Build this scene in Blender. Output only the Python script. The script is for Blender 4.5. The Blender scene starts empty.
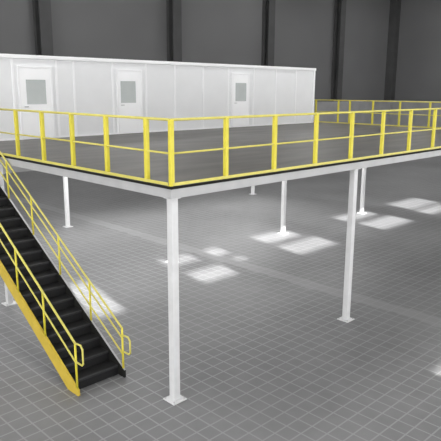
import bpy, bmesh, math, random
from mathutils import Vector, Matrix
random.seed(4)
S = bpy.context.scene
COL = S.collection

# ------------------------------------------------------------------ materials
def new_mat(name):
    m = bpy.data.materials.new(name); m.use_nodes = True
    nt = m.node_tree; b = nt.nodes['Principled BSDF']
    return m, nt, b

def noisy(name, c1, c2, rough=.5, scale=6, metal=0, stretch=(1,1,1), bump=0, spec=.5, detail=4):
    m, nt, b = new_mat(name)
    tc = nt.nodes.new('ShaderNodeTexCoord'); mp = nt.nodes.new('ShaderNodeMapping')
    mp.inputs['Scale'].default_value = stretch
    n = nt.nodes.new('ShaderNodeTexNoise'); n.inputs['Scale'].default_value = scale; n.inputs['Detail'].default_value = detail
    r = nt.nodes.new('ShaderNodeValToRGB')
    r.color_ramp.elements[0].position = .3; r.color_ramp.elements[1].position = .7
    r.color_ramp.elements[0].color = (*c1, 1); r.color_ramp.elements[1].color = (*c2, 1)
    L = nt.links.new
    L(tc.outputs['Object'], mp.inputs['Vector']); L(mp.outputs[0], n.inputs['Vector']); L(n.outputs['Fac'], r.inputs['Fac'])
    L(r.outputs['Color'], b.inputs['Base Color'])
    b.inputs['Roughness'].default_value = rough; b.inputs['Metallic'].default_value = metal
    b.inputs['Specular IOR Level'].default_value = spec
    if bump:
        bp = nt.nodes.new('ShaderNodeBump'); bp.inputs['Strength'].default_value = bump
        L(n.outputs['Fac'], bp.inputs['Height']); L(bp.outputs[0], b.inputs['Normal'])
    return m

def g(v): return (v, v, v)
YEL = noisy('yellow_paint', (.60,.52,.035), (.66,.57,.045), .45, 8)
YELR = noisy('yellow_rail_paint', (.55,.49,.10), (.61,.55,.12), .45, 8)
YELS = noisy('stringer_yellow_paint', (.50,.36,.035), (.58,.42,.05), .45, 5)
WHT = noisy('white_column_paint', (.55,.55,.55), (.60,.60,.60), .4, 7)
FAS = noisy('light_grey_steel', (.36,.36,.36), (.41,.41,.41), .45, 3)
DRK = noisy('dark_steel', (.008,.008,.007), (.014,.014,.012), .8, 6, spec=.2)
TRD = noisy('black_tread_plate', (.005,.005,.0052), (.009,.009,.0095), .65, 20, bump=.1, spec=.3)
NOS = noisy('worn_tread_edge', (.016,.016,.017), (.026,.026,.028), .6, 20, spec=.3)
PAN = noisy('white_wall_panel', (.77,.775,.78), (.80,.805,.81), .5, 1.5)
BAT = noisy('white_panel_trim', (.88,.885,.89), (.90,.90,.905), .45, 3)
DOR = noisy('white_door_paint', (.92,.925,.93), (.94,.94,.945), .4, 3)
GLS = noisy('grey_green_pane', (.46,.49,.48), (.50,.53,.52), .2, 3)
HND = noisy('grey_door_handle', (.3,.3,.3), (.36,.36,.36), .3, 9, metal=.8)
ROOFM = noisy('office_roof_sheet', (.6,.6,.6), (.66,.66,.66), .5, 2)
PIL = noisy('dark_wall_column', (.05,.05,.05), (.065,.065,.065), .7, 1)
CEIL = noisy('ceiling_sheet', (.55,.55,.55), (.6,.6,.6), .8, .5)
DADO = noisy('concrete_base_wall', (.27,.27,.268), (.33,.33,.327), .85, .8)
DECK = noisy('deck_floor_sheet', (.040,.037,.033), (.115,.106,.094), .42, 1.3, stretch=(.35,1.6,1), detail=6)
UND = noisy('deck_underside_steel', (.5,.5,.5), (.55,.55,.55), .6, 2)

def wall_mat():
    m, nt, b = new_mat('grey_ribbed_cladding')
    L = nt.links.new
    tc = nt.nodes.new('ShaderNodeTexCoord')
    n = nt.nodes.new('ShaderNodeTexNoise'); n.inputs['Scale'].default_value = .12; n.inputs['Detail'].default_value = 2
    r = nt.nodes.new('ShaderNodeValToRGB')
    r.color_ramp.elements[0].position=.3; r.color_ramp.elements[1].position=.7
    r.color_ramp.elements[0].color=(.118,.118,.118,1); r.color_ramp.elements[1].color=(.145,.145,.145,1)
    L(tc.outputs['Object'], n.inputs['Vector']); L(n.outputs['Fac'], r.inputs['Fac']); L(r.outputs[0], b.inputs['Base Color'])
    b.inputs['Roughness'].default_value=.75
    return m
WALL = wall_mat()

def floor_mat():
    m, nt, b = new_mat('grey_tiled_concrete')
    L = nt.links.new; N = nt.nodes.new
    tc = N('ShaderNodeTexCoord'); sx = N('ShaderNodeSeparateXYZ'); L(tc.outputs['Object'], sx.inputs[0])
    def mt(op, a, b_=None):
        x = N('ShaderNodeMath'); x.operation = op
        for i, v in enumerate((a, b_)):
            if v is None: continue
            if isinstance(v, (int, float)): x.inputs[i].default_value = v
            else: L(v, x.inputs[i])
        return x.outputs[0]
    P = .293
    def line(c, off):
        f = mt('FRACT', mt('DIVIDE', mt('ADD', c, off), P))
        d = mt('ABSOLUTE', mt('SUBTRACT', f, .5))      # .5 at the joint
        return mt('GREATER_THAN', d, .5 - .014/P)
    ln = mt('MAXIMUM', line(sx.outputs[0], 100*P+.06), line(sx.outputs[1], 100*P+.09))
    n1 = N('ShaderNodeTexNoise'); n1.inputs['Scale'].default_value=.22; n1.inputs['Detail'].default_value=3
    n2 = N('ShaderNodeTexNoise'); n2.inputs['Scale'].default_value=2.2; n2.inputs['Detail'].default_value=5
    L(tc.outputs['Object'], n1.inputs['Vector']); L(tc.outputs['Object'], n2.inputs['Vector'])
    r = N('ShaderNodeValToRGB'); r.color_ramp.elements[0].position=.3; r.color_ramp.elements[1].position=.72
    r.color_ramp.elements[0].color=(.108,.108,.109,1); r.color_ramp.elements[1].color=(.188,.188,.189,1)
    mixf = mt('ADD', mt('MULTIPLY', n1.outputs['Fac'], .7), mt('MULTIPLY', n2.outputs['Fac'], .3))
    L(mixf, r.inputs['Fac'])
    mx = N('ShaderNodeMix'); mx.data_type='RGBA'
    L(ln, mx.inputs[0]); L(r.outputs[0], mx.inputs[6]); mx.inputs[7].default_value=(.225,.225,.225,1)
    # faded pale aisle marking, about half a metre wide, worn by traffic
    wob = mt('ADD', sx.outputs[0], mt('MULTIPLY', mt('SUBTRACT', n2.outputs['Fac'], .5), .35))
    band = mt('LESS_THAN', mt('ABSOLUTE', mt('SUBTRACT', wob, 6.82)), .27)
    m2 = N('ShaderNodeMix'); m2.data_type='RGBA'
    L(mt('MULTIPLY', band, .42), m2.inputs[0]); L(mx.outputs[2], m2.inputs[6]); m2.inputs[7].default_value=(.27,.27,.27,1)
    L(m2.outputs[2], b.inputs['Base Color'])
    b.inputs['Roughness'].default_value=.5; b.inputs['Specular IOR Level'].default_value=.35
    return m
FLOOR = floor_mat()

# ------------------------------------------------------------------ mesh helpers
def add_box(bm, x0, x1, y0, y1, z0, z1, bev=0):
    r = bmesh.ops.create_cube(bm, size=1)
    vs = r['verts']
    for v in vs:
        v.co = Vector(((x0+x1)/2+v.co.x*(x1-x0), (y0+y1)/2+v.co.y*(y1-y0), (z0+z1)/2+v.co.z*(z1-z0)))
    if bev:
        es = list({e for v in vs for e in v.link_edges})
        bmesh.ops.bevel(bm, geom=es, offset=bev, segments=2, affect='EDGES', profile=.6)

def add_tube(bm, pts, rad, seg=12):
    """a bent pipe through pts with mitred joints"""
    pts = [Vector(p) for p in pts]; n = len(pts); rings = []
    closed = (pts[0]-pts[-1]).length < 1e-6
    if closed: pts = pts[:-1]; n -= 1
    tang = []
    for i in range(n):
        a = pts[i-1] if (i > 0 or closed) else None
        c = pts[(i+1) % n] if (i < n-1 or closed) else None
        t1 = (pts[i]-a).normalized() if a is not None else None
        t2 = (c-pts[i]).normalized() if c is not None else None
        tang.append((t1, t2))
    ref = None
    for i in range(n):
        t1, t2 = tang[i]
        t1 = t1 or t2; t2 = t2 or t1
        t = (t1+t2).normalized()
        if ref is None:
            ref = Vector((0,0,1)) if abs(t.z) < .9 else Vector((1,0,0))
        u = (ref - t*ref.dot(t))
        if u.length < 1e-3: u = Vector((1,0,0)) - t*t.x
        u.normalize(); w = t.cross(u)
        k = 1/max(.5, t.dot(t1))
        bend = (t2-t1)
        ring = []
        for s in range(seg):
            an = 2*math.pi*s/seg
            o = u*math.cos(an)*rad + w*math.sin(an)*rad
            if bend.length > 1e-4:
                bd = bend.normalized(); o = o + bd*(o.dot(bd))*(k-1)
            ring.append(bm.verts.new(pts[i]+o))
        rings.append(ring); ref = u
    m = n if closed else n-1
    for i in range(m):
        A, B = rings[i], rings[(i+1) % n]
        for s in range(seg):
            bm.faces.new((A[s], A[(s+1) % seg], B[(s+1) % seg], B[s]))
    if not closed:
        bm.faces.new(rings[0][::-1]); bm.faces.new(rings[-1])

def add_prism(bm, poly, x0, x1):
    """poly of (y, z) points extruded along x"""
    a = [bm.verts.new((x0, y, z)) for y, z in poly]; b = [bm.verts.new((x1, y, z)) for y, z in poly]
    bm.faces.new(a); bm.faces.new(b[::-1]); n = len(poly)
    for i in range(n): bm.faces.new((a[i], b[i], b[(i+1) % n], a[(i+1) % n]))

def obj(name, bm, mat, parent=None, smooth=False, loc=None):
    bmesh.ops.recalc_face_normals(bm, faces=bm.faces)
    me = bpy.data.meshes.new(name); bm.to_mesh(me); bm.free()
    me.materials.append(mat)
    if smooth:
        for p in me.polygons: p.use_smooth = len(p.vertices) == 4
    o = bpy.data.objects.new(name, me); COL.objects.link(o)
    if loc: o.location = loc
    if parent: o.parent = parent
    return o

def boxes(name, mat, lst, parent=None, bev=0):
    bm = bmesh.new()
    for b in lst: add_box(bm, *b, bev=bev)
    return obj(name, bm, mat, parent)

def tag(o, label, cat, group=None, kind=None):
    o['label'] = label; o['category'] = cat
    if group: o['group'] = group
    if kind: o['kind'] = kind

def thing(name, label, cat, loc=(0,0,0), group=None):
    o = bpy.data.objects.new(name, None); COL.objects.link(o); o.location = loc
    o.empty_display_size = .3
    tag(o, label, cat, group); return o

def struct(name, mat, lst):
    o = boxes(name, mat, lst); o['kind'] = 'structure'; return o

# ------------------------------------------------------------------ setting
XL, XR, YF, YB, ZC = -34, 58.6, -16, 30, 17
struct('floor', FLOOR, [(XL, XR, YF, YB, -.2, 0)])
struct('ceiling', CEIL, [(XL, XR+.4, YF-.4, YB+.4, ZC, ZC+.3)])
DZ = 4.15
struct('wall_back', WALL, [(XL, XR, YB, YB+.4, DZ, ZC)])
struct('wall_right', WALL, [(XR, XR+.4, YF, YB+.4, DZ, ZC)])
struct('baseboard_back', DADO, [(XL, XR, YB-.95, YB+.4, 0, DZ)])
struct('baseboard_right', DADO, [(XR-.95, XR+.4, YF, YB-.95, 0, DZ)])
k = 0
for i in range(-3, 5):          # steel columns against the back wall
    x = 2.6+11.17*(i+0) + (0)
    if x > XR-1: continue
    k += 1
    struct('trim_%d' % k, PIL, [(x-.42, x+.42, YB-.28, YB, DZ, ZC), (x-.06, x+.06, YB-.75, YB-.28, DZ, ZC), (x-.42, x+.42, YB-.83, YB-.75, DZ, ZC)])
k += 1
struct('trim_%d' % k, PIL, [(XR-.9, XR, YB-.9, YB, DZ, ZC)])
for y in (18.8, 7.6, -3.6):
    k += 1
    struct('trim_%d' % k, PIL, [(XR-.83, XR, y-.42, y+.42, DZ, ZC)])

# front wall: low gaps added for daylight, upper openings shaped to cast floor patches
TAN = .424; SH = .21; TH = .15
def to_window(px0, px1, py0, py1):
    """patch on the floor -> opening in the front wall"""
    z0 = TAN*(py0-YF); z1 = TAN*(py1-YF); yc = (py0+py1)/2
    return (px0-SH*(yc-YF), px1-SH*(yc-YF), z0, z1)
patches = [(4.8,6.22,4.35,5.5), (5.05,6.3,6.2,7.1), (6.95,7.6,6.1,7.0), (7.05,7.5,5.2,5.65),
           (9.4,11.3,5.95,7.1), (9.1,11.3,4.3,5.6), (14.45,16.8,6.0,7.0), (14.3,16.7,4.25,5.6),
           (18.8,21.5,5.4,6.95),(18.4,20.8,4.3,5.3), (1.38,2.2,4.2,6.9), (4.25,6.0,-2.95,-2.5)]
wins = sorted(to_window(*p) for p in patches)
GAPTOP = 4.3
xs = sorted({XL, XR} | {w[0] for w in wins} | {w[1] for w in wins})
lst = []
for a, b in zip(xs[:-1], xs[1:]):
    m = (a+b)/2
    holes = sorted((w[2], w[3]) for w in wins if w[0] < m < w[1])
    z = GAPTOP
    for h0, h1 in holes:
        if h0 > z: lst.append((a, b, YF-TH, YF, z, h0))
        z = max(z, h1)
    lst.append((a, b, YF-TH, YF, z, ZC))
x = XL
while x < XR:                   # piers between the low daylight gaps
    lst.append((x, x+.6, YF-TH, YF, 0, GAPTOP)); x += 11.5
struct('wall_front', UND, lst)

# ------------------------------------------------------------------ mezzanine deck
H = 3.81; X1 = 17.35; Y1 = 13.4
deck = thing('mezzanine_deck', 'raised mezzanine platform with dark grey floor and light grey steel edge beams on white columns', 'platform', (0,0,0))
boxes('deck_floor', DECK, [(-.036, X1, -.036, Y1, H-.035, H)], deck)
boxes('edge_strip', DRK, [(-.068, X1, -.068, -.036, H-.04, H-.0005), (-.068, -.036, -.036, Y1, H-.04, H-.0005)], deck)
E0 = H-.195
boxes('edge_beam', FAS, [(-.06, X1, -.06, .0, E0, H-.036), (-.06, X1, 0, .05, E0, E0+.02), (-.06, X1, 0, .05, H-.056, H-.036)], deck, .004)
boxes('edge_beam', FAS, [(-.06, 0, 0, Y1, E0, H-.036), (0, .05, .05, Y1, E0, E0+.02)], deck, .004)
boxes('edge_beam', FAS, [(X1-.06, X1, .05, Y1-.06, E0, H-.05)], deck, .004)
boxes('edge_beam', FAS, [(0, X1, Y1-.06, Y1, E0, H-.05)], deck, .004)
for y in (6.55, 13.1):
    boxes('main_beam', UND, [(.02, X1-.08, y-.06, y+.06, E0, E0+.02), (.02, X1-.08, y-.06, y+.06, H-.15, H-.13), (.02, X1-.08, y-.01, y+.01, E0+.02, H-.15)], deck)
boxes('joists', UND, [(x, x+.05, .06, Y1-.08, H-.13, H-.04) for x in [.6+.6*i for i in range(28)]], deck)

# ------------------------------------------------------------------ support columns
def column(x, y, label):
    c = thing('support_post', label, 'column', (x, y, 0), 'white columns under the mezzanine')
    s = .068
    boxes('shaft', WHT, [(-s, s, -s, s, .02, E0-.012)], c, .012)
    boxes('base_plate', WHT, [(-.15, .15, -.15, .15, 0, .02)], c, .004)
    for a in (-.115, .115):
        for b in (-.115, .115):
            bm = bmesh.new()
            bmesh.ops.create_cone(bm, cap_ends=True, segments=6, radius1=.014, radius2=.014, depth=.022, matrix=Matrix.Translation((a, b, .031)))
            obj('anchor_bolt', bm, FAS, c)
    boxes('cap_plate', WHT, [(-.1, .1, -.1, .1, E0-.012, E0)], c)
    return c
cl = {
 (0,0): 'tall white steel column under the near corner of the mezzanine, nearest and largest',
 (5.4,0): 'white steel column under the right front edge, second one along from the near corner column',
 (10.85,0): 'white steel column under the front edge, just beyond the right of the view',
 (16.3,0): 'white steel column under the front edge at the far right end of the deck',
 (0,6.55): 'white steel column under the left edge, hidden behind the yellow stair',
 (5.4,6.55): 'white steel column standing directly behind the near corner column, mostly hidden by it',
 (10.85,6.55): 'thin white column in the bright floor patch midway between the two big front columns',
 (16.3,6.55): 'short white column seen just right of the second front column',
 (0,13.1): 'white steel column under the far left corner of the deck, outside the view',
 (5.4,13.1): 'small distant white column right of the stair railing under the left edge',
 (10.85,13.1): 'distant white column in the back row, hidden behind the near corner column',
 (16.3,13.1): 'tiny distant white column in the back row, only its foot seen below the deck edge'}
for (x, y), l in cl.items():
    if (x, y) == (5.4, 13.1): x = 5.5
    if (x, y) == (5.4, 0): x = 5.35
    column(x if x else .05, y if y else .05, l)

# ------------------------------------------------------------------ guardrails
RH = 1.07
def guardrail(label, axis, fixed, posts, a0, a1, name='guardrail'):
    """axis 'x' : runs along x at y=fixed"""
    loc = (0, fixed, H+.0045) if axis == 'x' else (fixed, 0, H+.0045)
    t = thing(name, label, 'railing', loc, 'yellow guardrails around the deck')
    P = (lambda a, z, o=0: (a, o, z)) if axis == 'x' else (lambda a, z, o=0: (o, a, z))
    s = .036
    for p in posts:
        bm = bmesh.new()
        add_box(bm, *( (p-s, p+s, -s, s) if axis == 'x' else (-s, s, p-s, p+s)), .008, RH-.02, bev=.008)
        add_box(bm, *( (p-.05, p+.05, -.04, .04) if axis == 'x' else (-.04, .04, p-.05, p+.05)), 0, .008)
        obj('post', bm, YEL, t)
    bm = bmesh.new(); add_tube(bm, [P(a0, RH-.02), P(a1, RH-.02)], .022); obj('top_rail', bm, YELR, t, True)
    bm = bmesh.new(); add_tube(bm, [P(a0, .52), P(a1, .52)], .017); obj('mid_rail', bm, YELR, t, True)
    bm = bmesh.new()
    o0, o1 = (-.046, -.038)
    add_box(bm, *((a0, a1, o0, o1) if axis == 'x' else (o0, o1, a0, a1)), .004, .055)
    obj('toe_board', bm, YELR, t)
    return t
px = [0]+[1.225+1.29*i for i in range(13)]
guardrail('long yellow guardrail along the right front edge of the deck, with the corner post', 'x', 0, px, 0, 16.7+.52)
pl = [.637+1.18*i for i in range(6)]
guardrail('yellow guardrail along the left edge of the deck above the stair', 'y', 0, pl, .045, pl[-1])
guardrail('distant yellow guardrail along the far end of the deck, right of the white office', 'y', X1-.06,
          [.08, 1.42, 2.83, 4.25, 5.6, 6.9, 8.1, 8.72, 10.0, 11.3, 12.6], 0.08, 12.9)

# ------------------------------------------------------------------ modular office on the deck
BX0, BX1, BY0, BY1, BH = .7, 16.8, 9.8, 12.9, 2.48
off = thing('modular_office', 'long white panelled prefabricated office cabin with three doors standing on the deck', 'building', (BX0, BY0, H))
W = BX1-BX0; D = BY1-BY0
boxes('wall_panels', PAN, [(0, W, 0, D, 0, BH-.06)], off)
seams = [2.1, 3.52, 4.13, 5.6, 7.0, 8.33, 9.75, 11.12, 12.62, 14.05, 15.45]
for s in seams:
    boxes('panel_joint_trim', BAT, [(s-BX0-.035, s-BX0+.035, -.018, .0, .05, BH-.1)], off, .004)
boxes('corner_trim', BAT, [(-.03, .09, -.03, .06, 0, BH-.06)], off)
boxes('corner_trim', BAT, [(W-.09, W+.03, -.03, .06, 0, BH-.06)], off)
boxes('roof_cap', BAT, [(-.06, W+.06, -.05, D+.05, BH-.09, BH+.02)], off, .01)
boxes('base_channel', BAT, [(0, W, -.02, 0, 0, .06)], off)
for i, (dx0, dx1, wx0, wx1) in enumerate([(2.3,3.3,2.48,3.13), (5.80,6.75,5.89,6.53), (11.36,12.28,11.5,12.15)]):
    dx0 -= BX0; dx1 -= BX0; wx0 -= BX0; wx1 -= BX0
    boxes('door_frame', BAT, [(dx0-.06, dx0, -.045, 0, 0, 2.18), (dx1, dx1+.06, -.045, 0, 0, 2.18), (dx0, dx1, -.045, 0, 2.12, 2.18)], off, .005)
    z0, z1 = 1.05, 1.78
    d = boxes('door', DOR, [(dx0+.005, wx0, -.035, 0, .01, 2.115), (wx1, dx1-.005, -.035, 0, .01, 2.115), (wx0, wx1, -.035, 0, .01, z0), (wx0, wx1, -.035, 0, z1, 2.115)], off)
    boxes('window_pane', GLS, [(wx0, wx1, -.018, -.004, z0, z1)], d)
    bm = bmesh.new(); add_tube(bm, [(dx0+.09, -.036, .98), (dx0+.09, -.075, .98), (dx0+.2, -.075, .98)], .01, 8); obj('door_handle', bm, HND, d, True)

# ------------------------------------------------------------------ staircase
SX0, SX1 = -1.12, -.09; SY = 1.37; RUN = .307; RISE = .1905; NS = 20; SL = RISE/RUN
st = thing('steel_staircase', 'steep black tread stair with yellow stringer and handrails leading up to the left edge', 'staircase', (0, SY, 0))
YT = NS*RUN
def nz(y): return y*SL           # pitch line, y measured from the foot
for i in range(NS):
    y0 = (i+.45)*RUN; z1 = (i+1)*RISE
    if i == NS-1: break
    bm = bmesh.new()
    add_box(bm, SX0+.04, SX1-.04, y0, y0+RUN+.02, z1-.035, z1-.002)
    add_box(bm, SX0+.04, SX1-.04, y0+.012, y0+.022, i*RISE, z1-.035)
    t = obj('tread', bm, TRD, st)
    boxes('nosing', NOS, [(SX0+.05, SX1-.05, y0-.006, y0+.045, z1-.035, z1)], t)
def stringer(x0, x1, lo, hi, mat):
    ye = YT
    poly = [(-.05, 0), (-.05, .06+hi), (ye, nz(ye)+hi), (ye, nz(ye)+lo), ((-lo)/SL, 0)]
    bm = bmesh.new(); add_prism(bm, poly, x0, x1); return obj('stringer', bm, mat, st)
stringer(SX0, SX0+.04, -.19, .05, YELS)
stringer(SX1-.04, SX1, -.20, .09, DRK)
bm = bmesh.new()
add_prism(bm, [(-.05, .151), (-.05, .159), (YT, nz(YT)+.099), (YT, nz(YT)+.091)], SX1-.035, SX1+.0)
obj('stringer_top_flange', bm, FAS, st)
def stair_rail(x, heights, post_ys, loop, rads, label):
    r = bpy.data.objects.new('stair_railing', None); COL.objects.link(r); r.parent = st; r['label'] = label
    top = heights[0]
    for y in post_ys:
        bm = bmesh.new(); add_tube(bm, [(x, y, nz(y)+.05), (x, y, nz(y)+top)], .02, 10); obj('post', bm, YEL, r, True)
    names = ['handrail'] + ['mid_rail']*(len(heights)-1)
    for nme, h, rd in zip(names, heights, rads):
        bm = bmesh.new(); add_tube(bm, [(x, 0, h), (x, YT, nz(YT)+h)], rd, 10); obj(nme, bm, YELR, r, True)
    (la, lb) = loop
    bm = bmesh.new(); add_tube(bm, [(x, 0, la), (x, -.18, la+.02), (x, -.24, la-.04), (x, -.24, lb+.04), (x, -.2, lb), (x, 0, lb)], .017, 10)
    obj('end_loop', bm, YELR, r, True)
stair_rail(SX0+.02, [.99, .62], [0, 1.08, 2.1, 3.1, 4.1, 5.1, YT-.02], (.99, .64), (.022, .017), 'yellow two-bar handrail with end loop on the outer side of the stair')
stair_rail(SX1-.02, [.98, .78, .46], [0, 1.07, 2.2, 3.3, 4.4, 5.5, YT-.02], (.84, .52), (.02, .017, .017), 'yellow three-bar handrail with end loop on the deck side of the stair')
# top landing
ld = thing('stair_landing', 'small steel landing at the head of the yellow stair, outside the left of the view', 'platform', (0, SY+YT-RUN, 0))
boxes('landing_floor', DECK, [(SX0, -.075, .31, 1.5, H-.05, H-.002)], ld)
for yy in (.36, 1.42):
    boxes('leg', WHT, [(SX0+.02, SX0+.1, yy-.04, yy+.04, 0, H-.05)], ld)
for yy in (.36, 1.42):
    boxes('post', YEL, [(SX0+.02, SX0+.08, yy-.03, yy+.03, H-.002, H+RH)], ld)
bm = bmesh.new(); add_tube(bm, [(SX0+.05, .36, H+RH-.02), (SX0+.05, 1.42, H+RH-.02), (-.1, 1.42, H+RH-.02)], .022); obj('top_rail', bm, YELR, ld, True)

# ------------------------------------------------------------------ lights
def area(name, loc, size, power, rot=(0,0,0), sy=None):
    l = bpy.data.lights.new(name, 'AREA'); l.energy = power; l.size = size
    if sy: l.shape = 'RECTANGLE'; l.size_y = sy
    o = bpy.data.objects.new(name, l); COL.objects.link(o); o.location = loc; o.rotation_euler = rot
    return o
for x in (-20, -2, 16, 34, 50):  # added fill under the ceiling, stronger in front to brighten the office
    for y in (-10, 6, 22):
        area('overhead_fill', (x, y, ZC-.6), 3, 1000 if y == -10 else 560)
for x in (2.7, 8.1, 13.5):      # unseen fill added below the deck to brighten the floor there
    for y in (6.2, 11.2):
        area('under_deck_fill', (x, y, H-.3), 4.5, 145 if y < 8 else 240, sy=2.5)
sun = bpy.data.lights.new('sun', 'SUN'); sun.energy = 25; sun.angle = math.radians(.6)
so = bpy.data.objects.new('sun', sun); COL.objects.link(so)
so.rotation_euler = Vector((SH, 1, -TAN)).to_track_quat('-Z', 'Y').to_euler()
so.location = (-20, -40, 20)
w = bpy.data.worlds.new('daylight'); S.world = w; w.use_nodes = True
w.node_tree.nodes['Background'].inputs[0].default_value = (1, 1, 1.01, 1)
w.node_tree.nodes['Background'].inputs[1].default_value = 3.9

# ------------------------------------------------------------------ camera
cam = bpy.data.cameras.new('camera'); co = bpy.data.objects.new('camera', cam); COL.objects.link(co)
co.location = (-5.932, -7.171, 5.334)
yaw, pit, roll = .795, .221, .005
d = Vector((math.cos(pit)*math.cos(yaw), math.cos(pit)*math.sin(yaw), -math.sin(pit)))
r = Vector((math.sin(yaw), -math.cos(yaw), 0)); u = r.cross(d)
r2 = r*math.cos(roll)+u*math.sin(roll); u2 = -r*math.sin(roll)+u*math.cos(roll)
M = Matrix((r2, u2, -d)).transposed()
co.rotation_euler = M.to_euler()
cam.sensor_width = 36; cam.lens = 583.87/441*36; cam.clip_end = 500
S.camera = co
S.view_settings.view_transform = 'Standard'; S.view_settings.look = 'None'
S.view_settings.gamma = 1; S.view_settings.exposure = 0; S.view_settings.use_curve_mapping = False
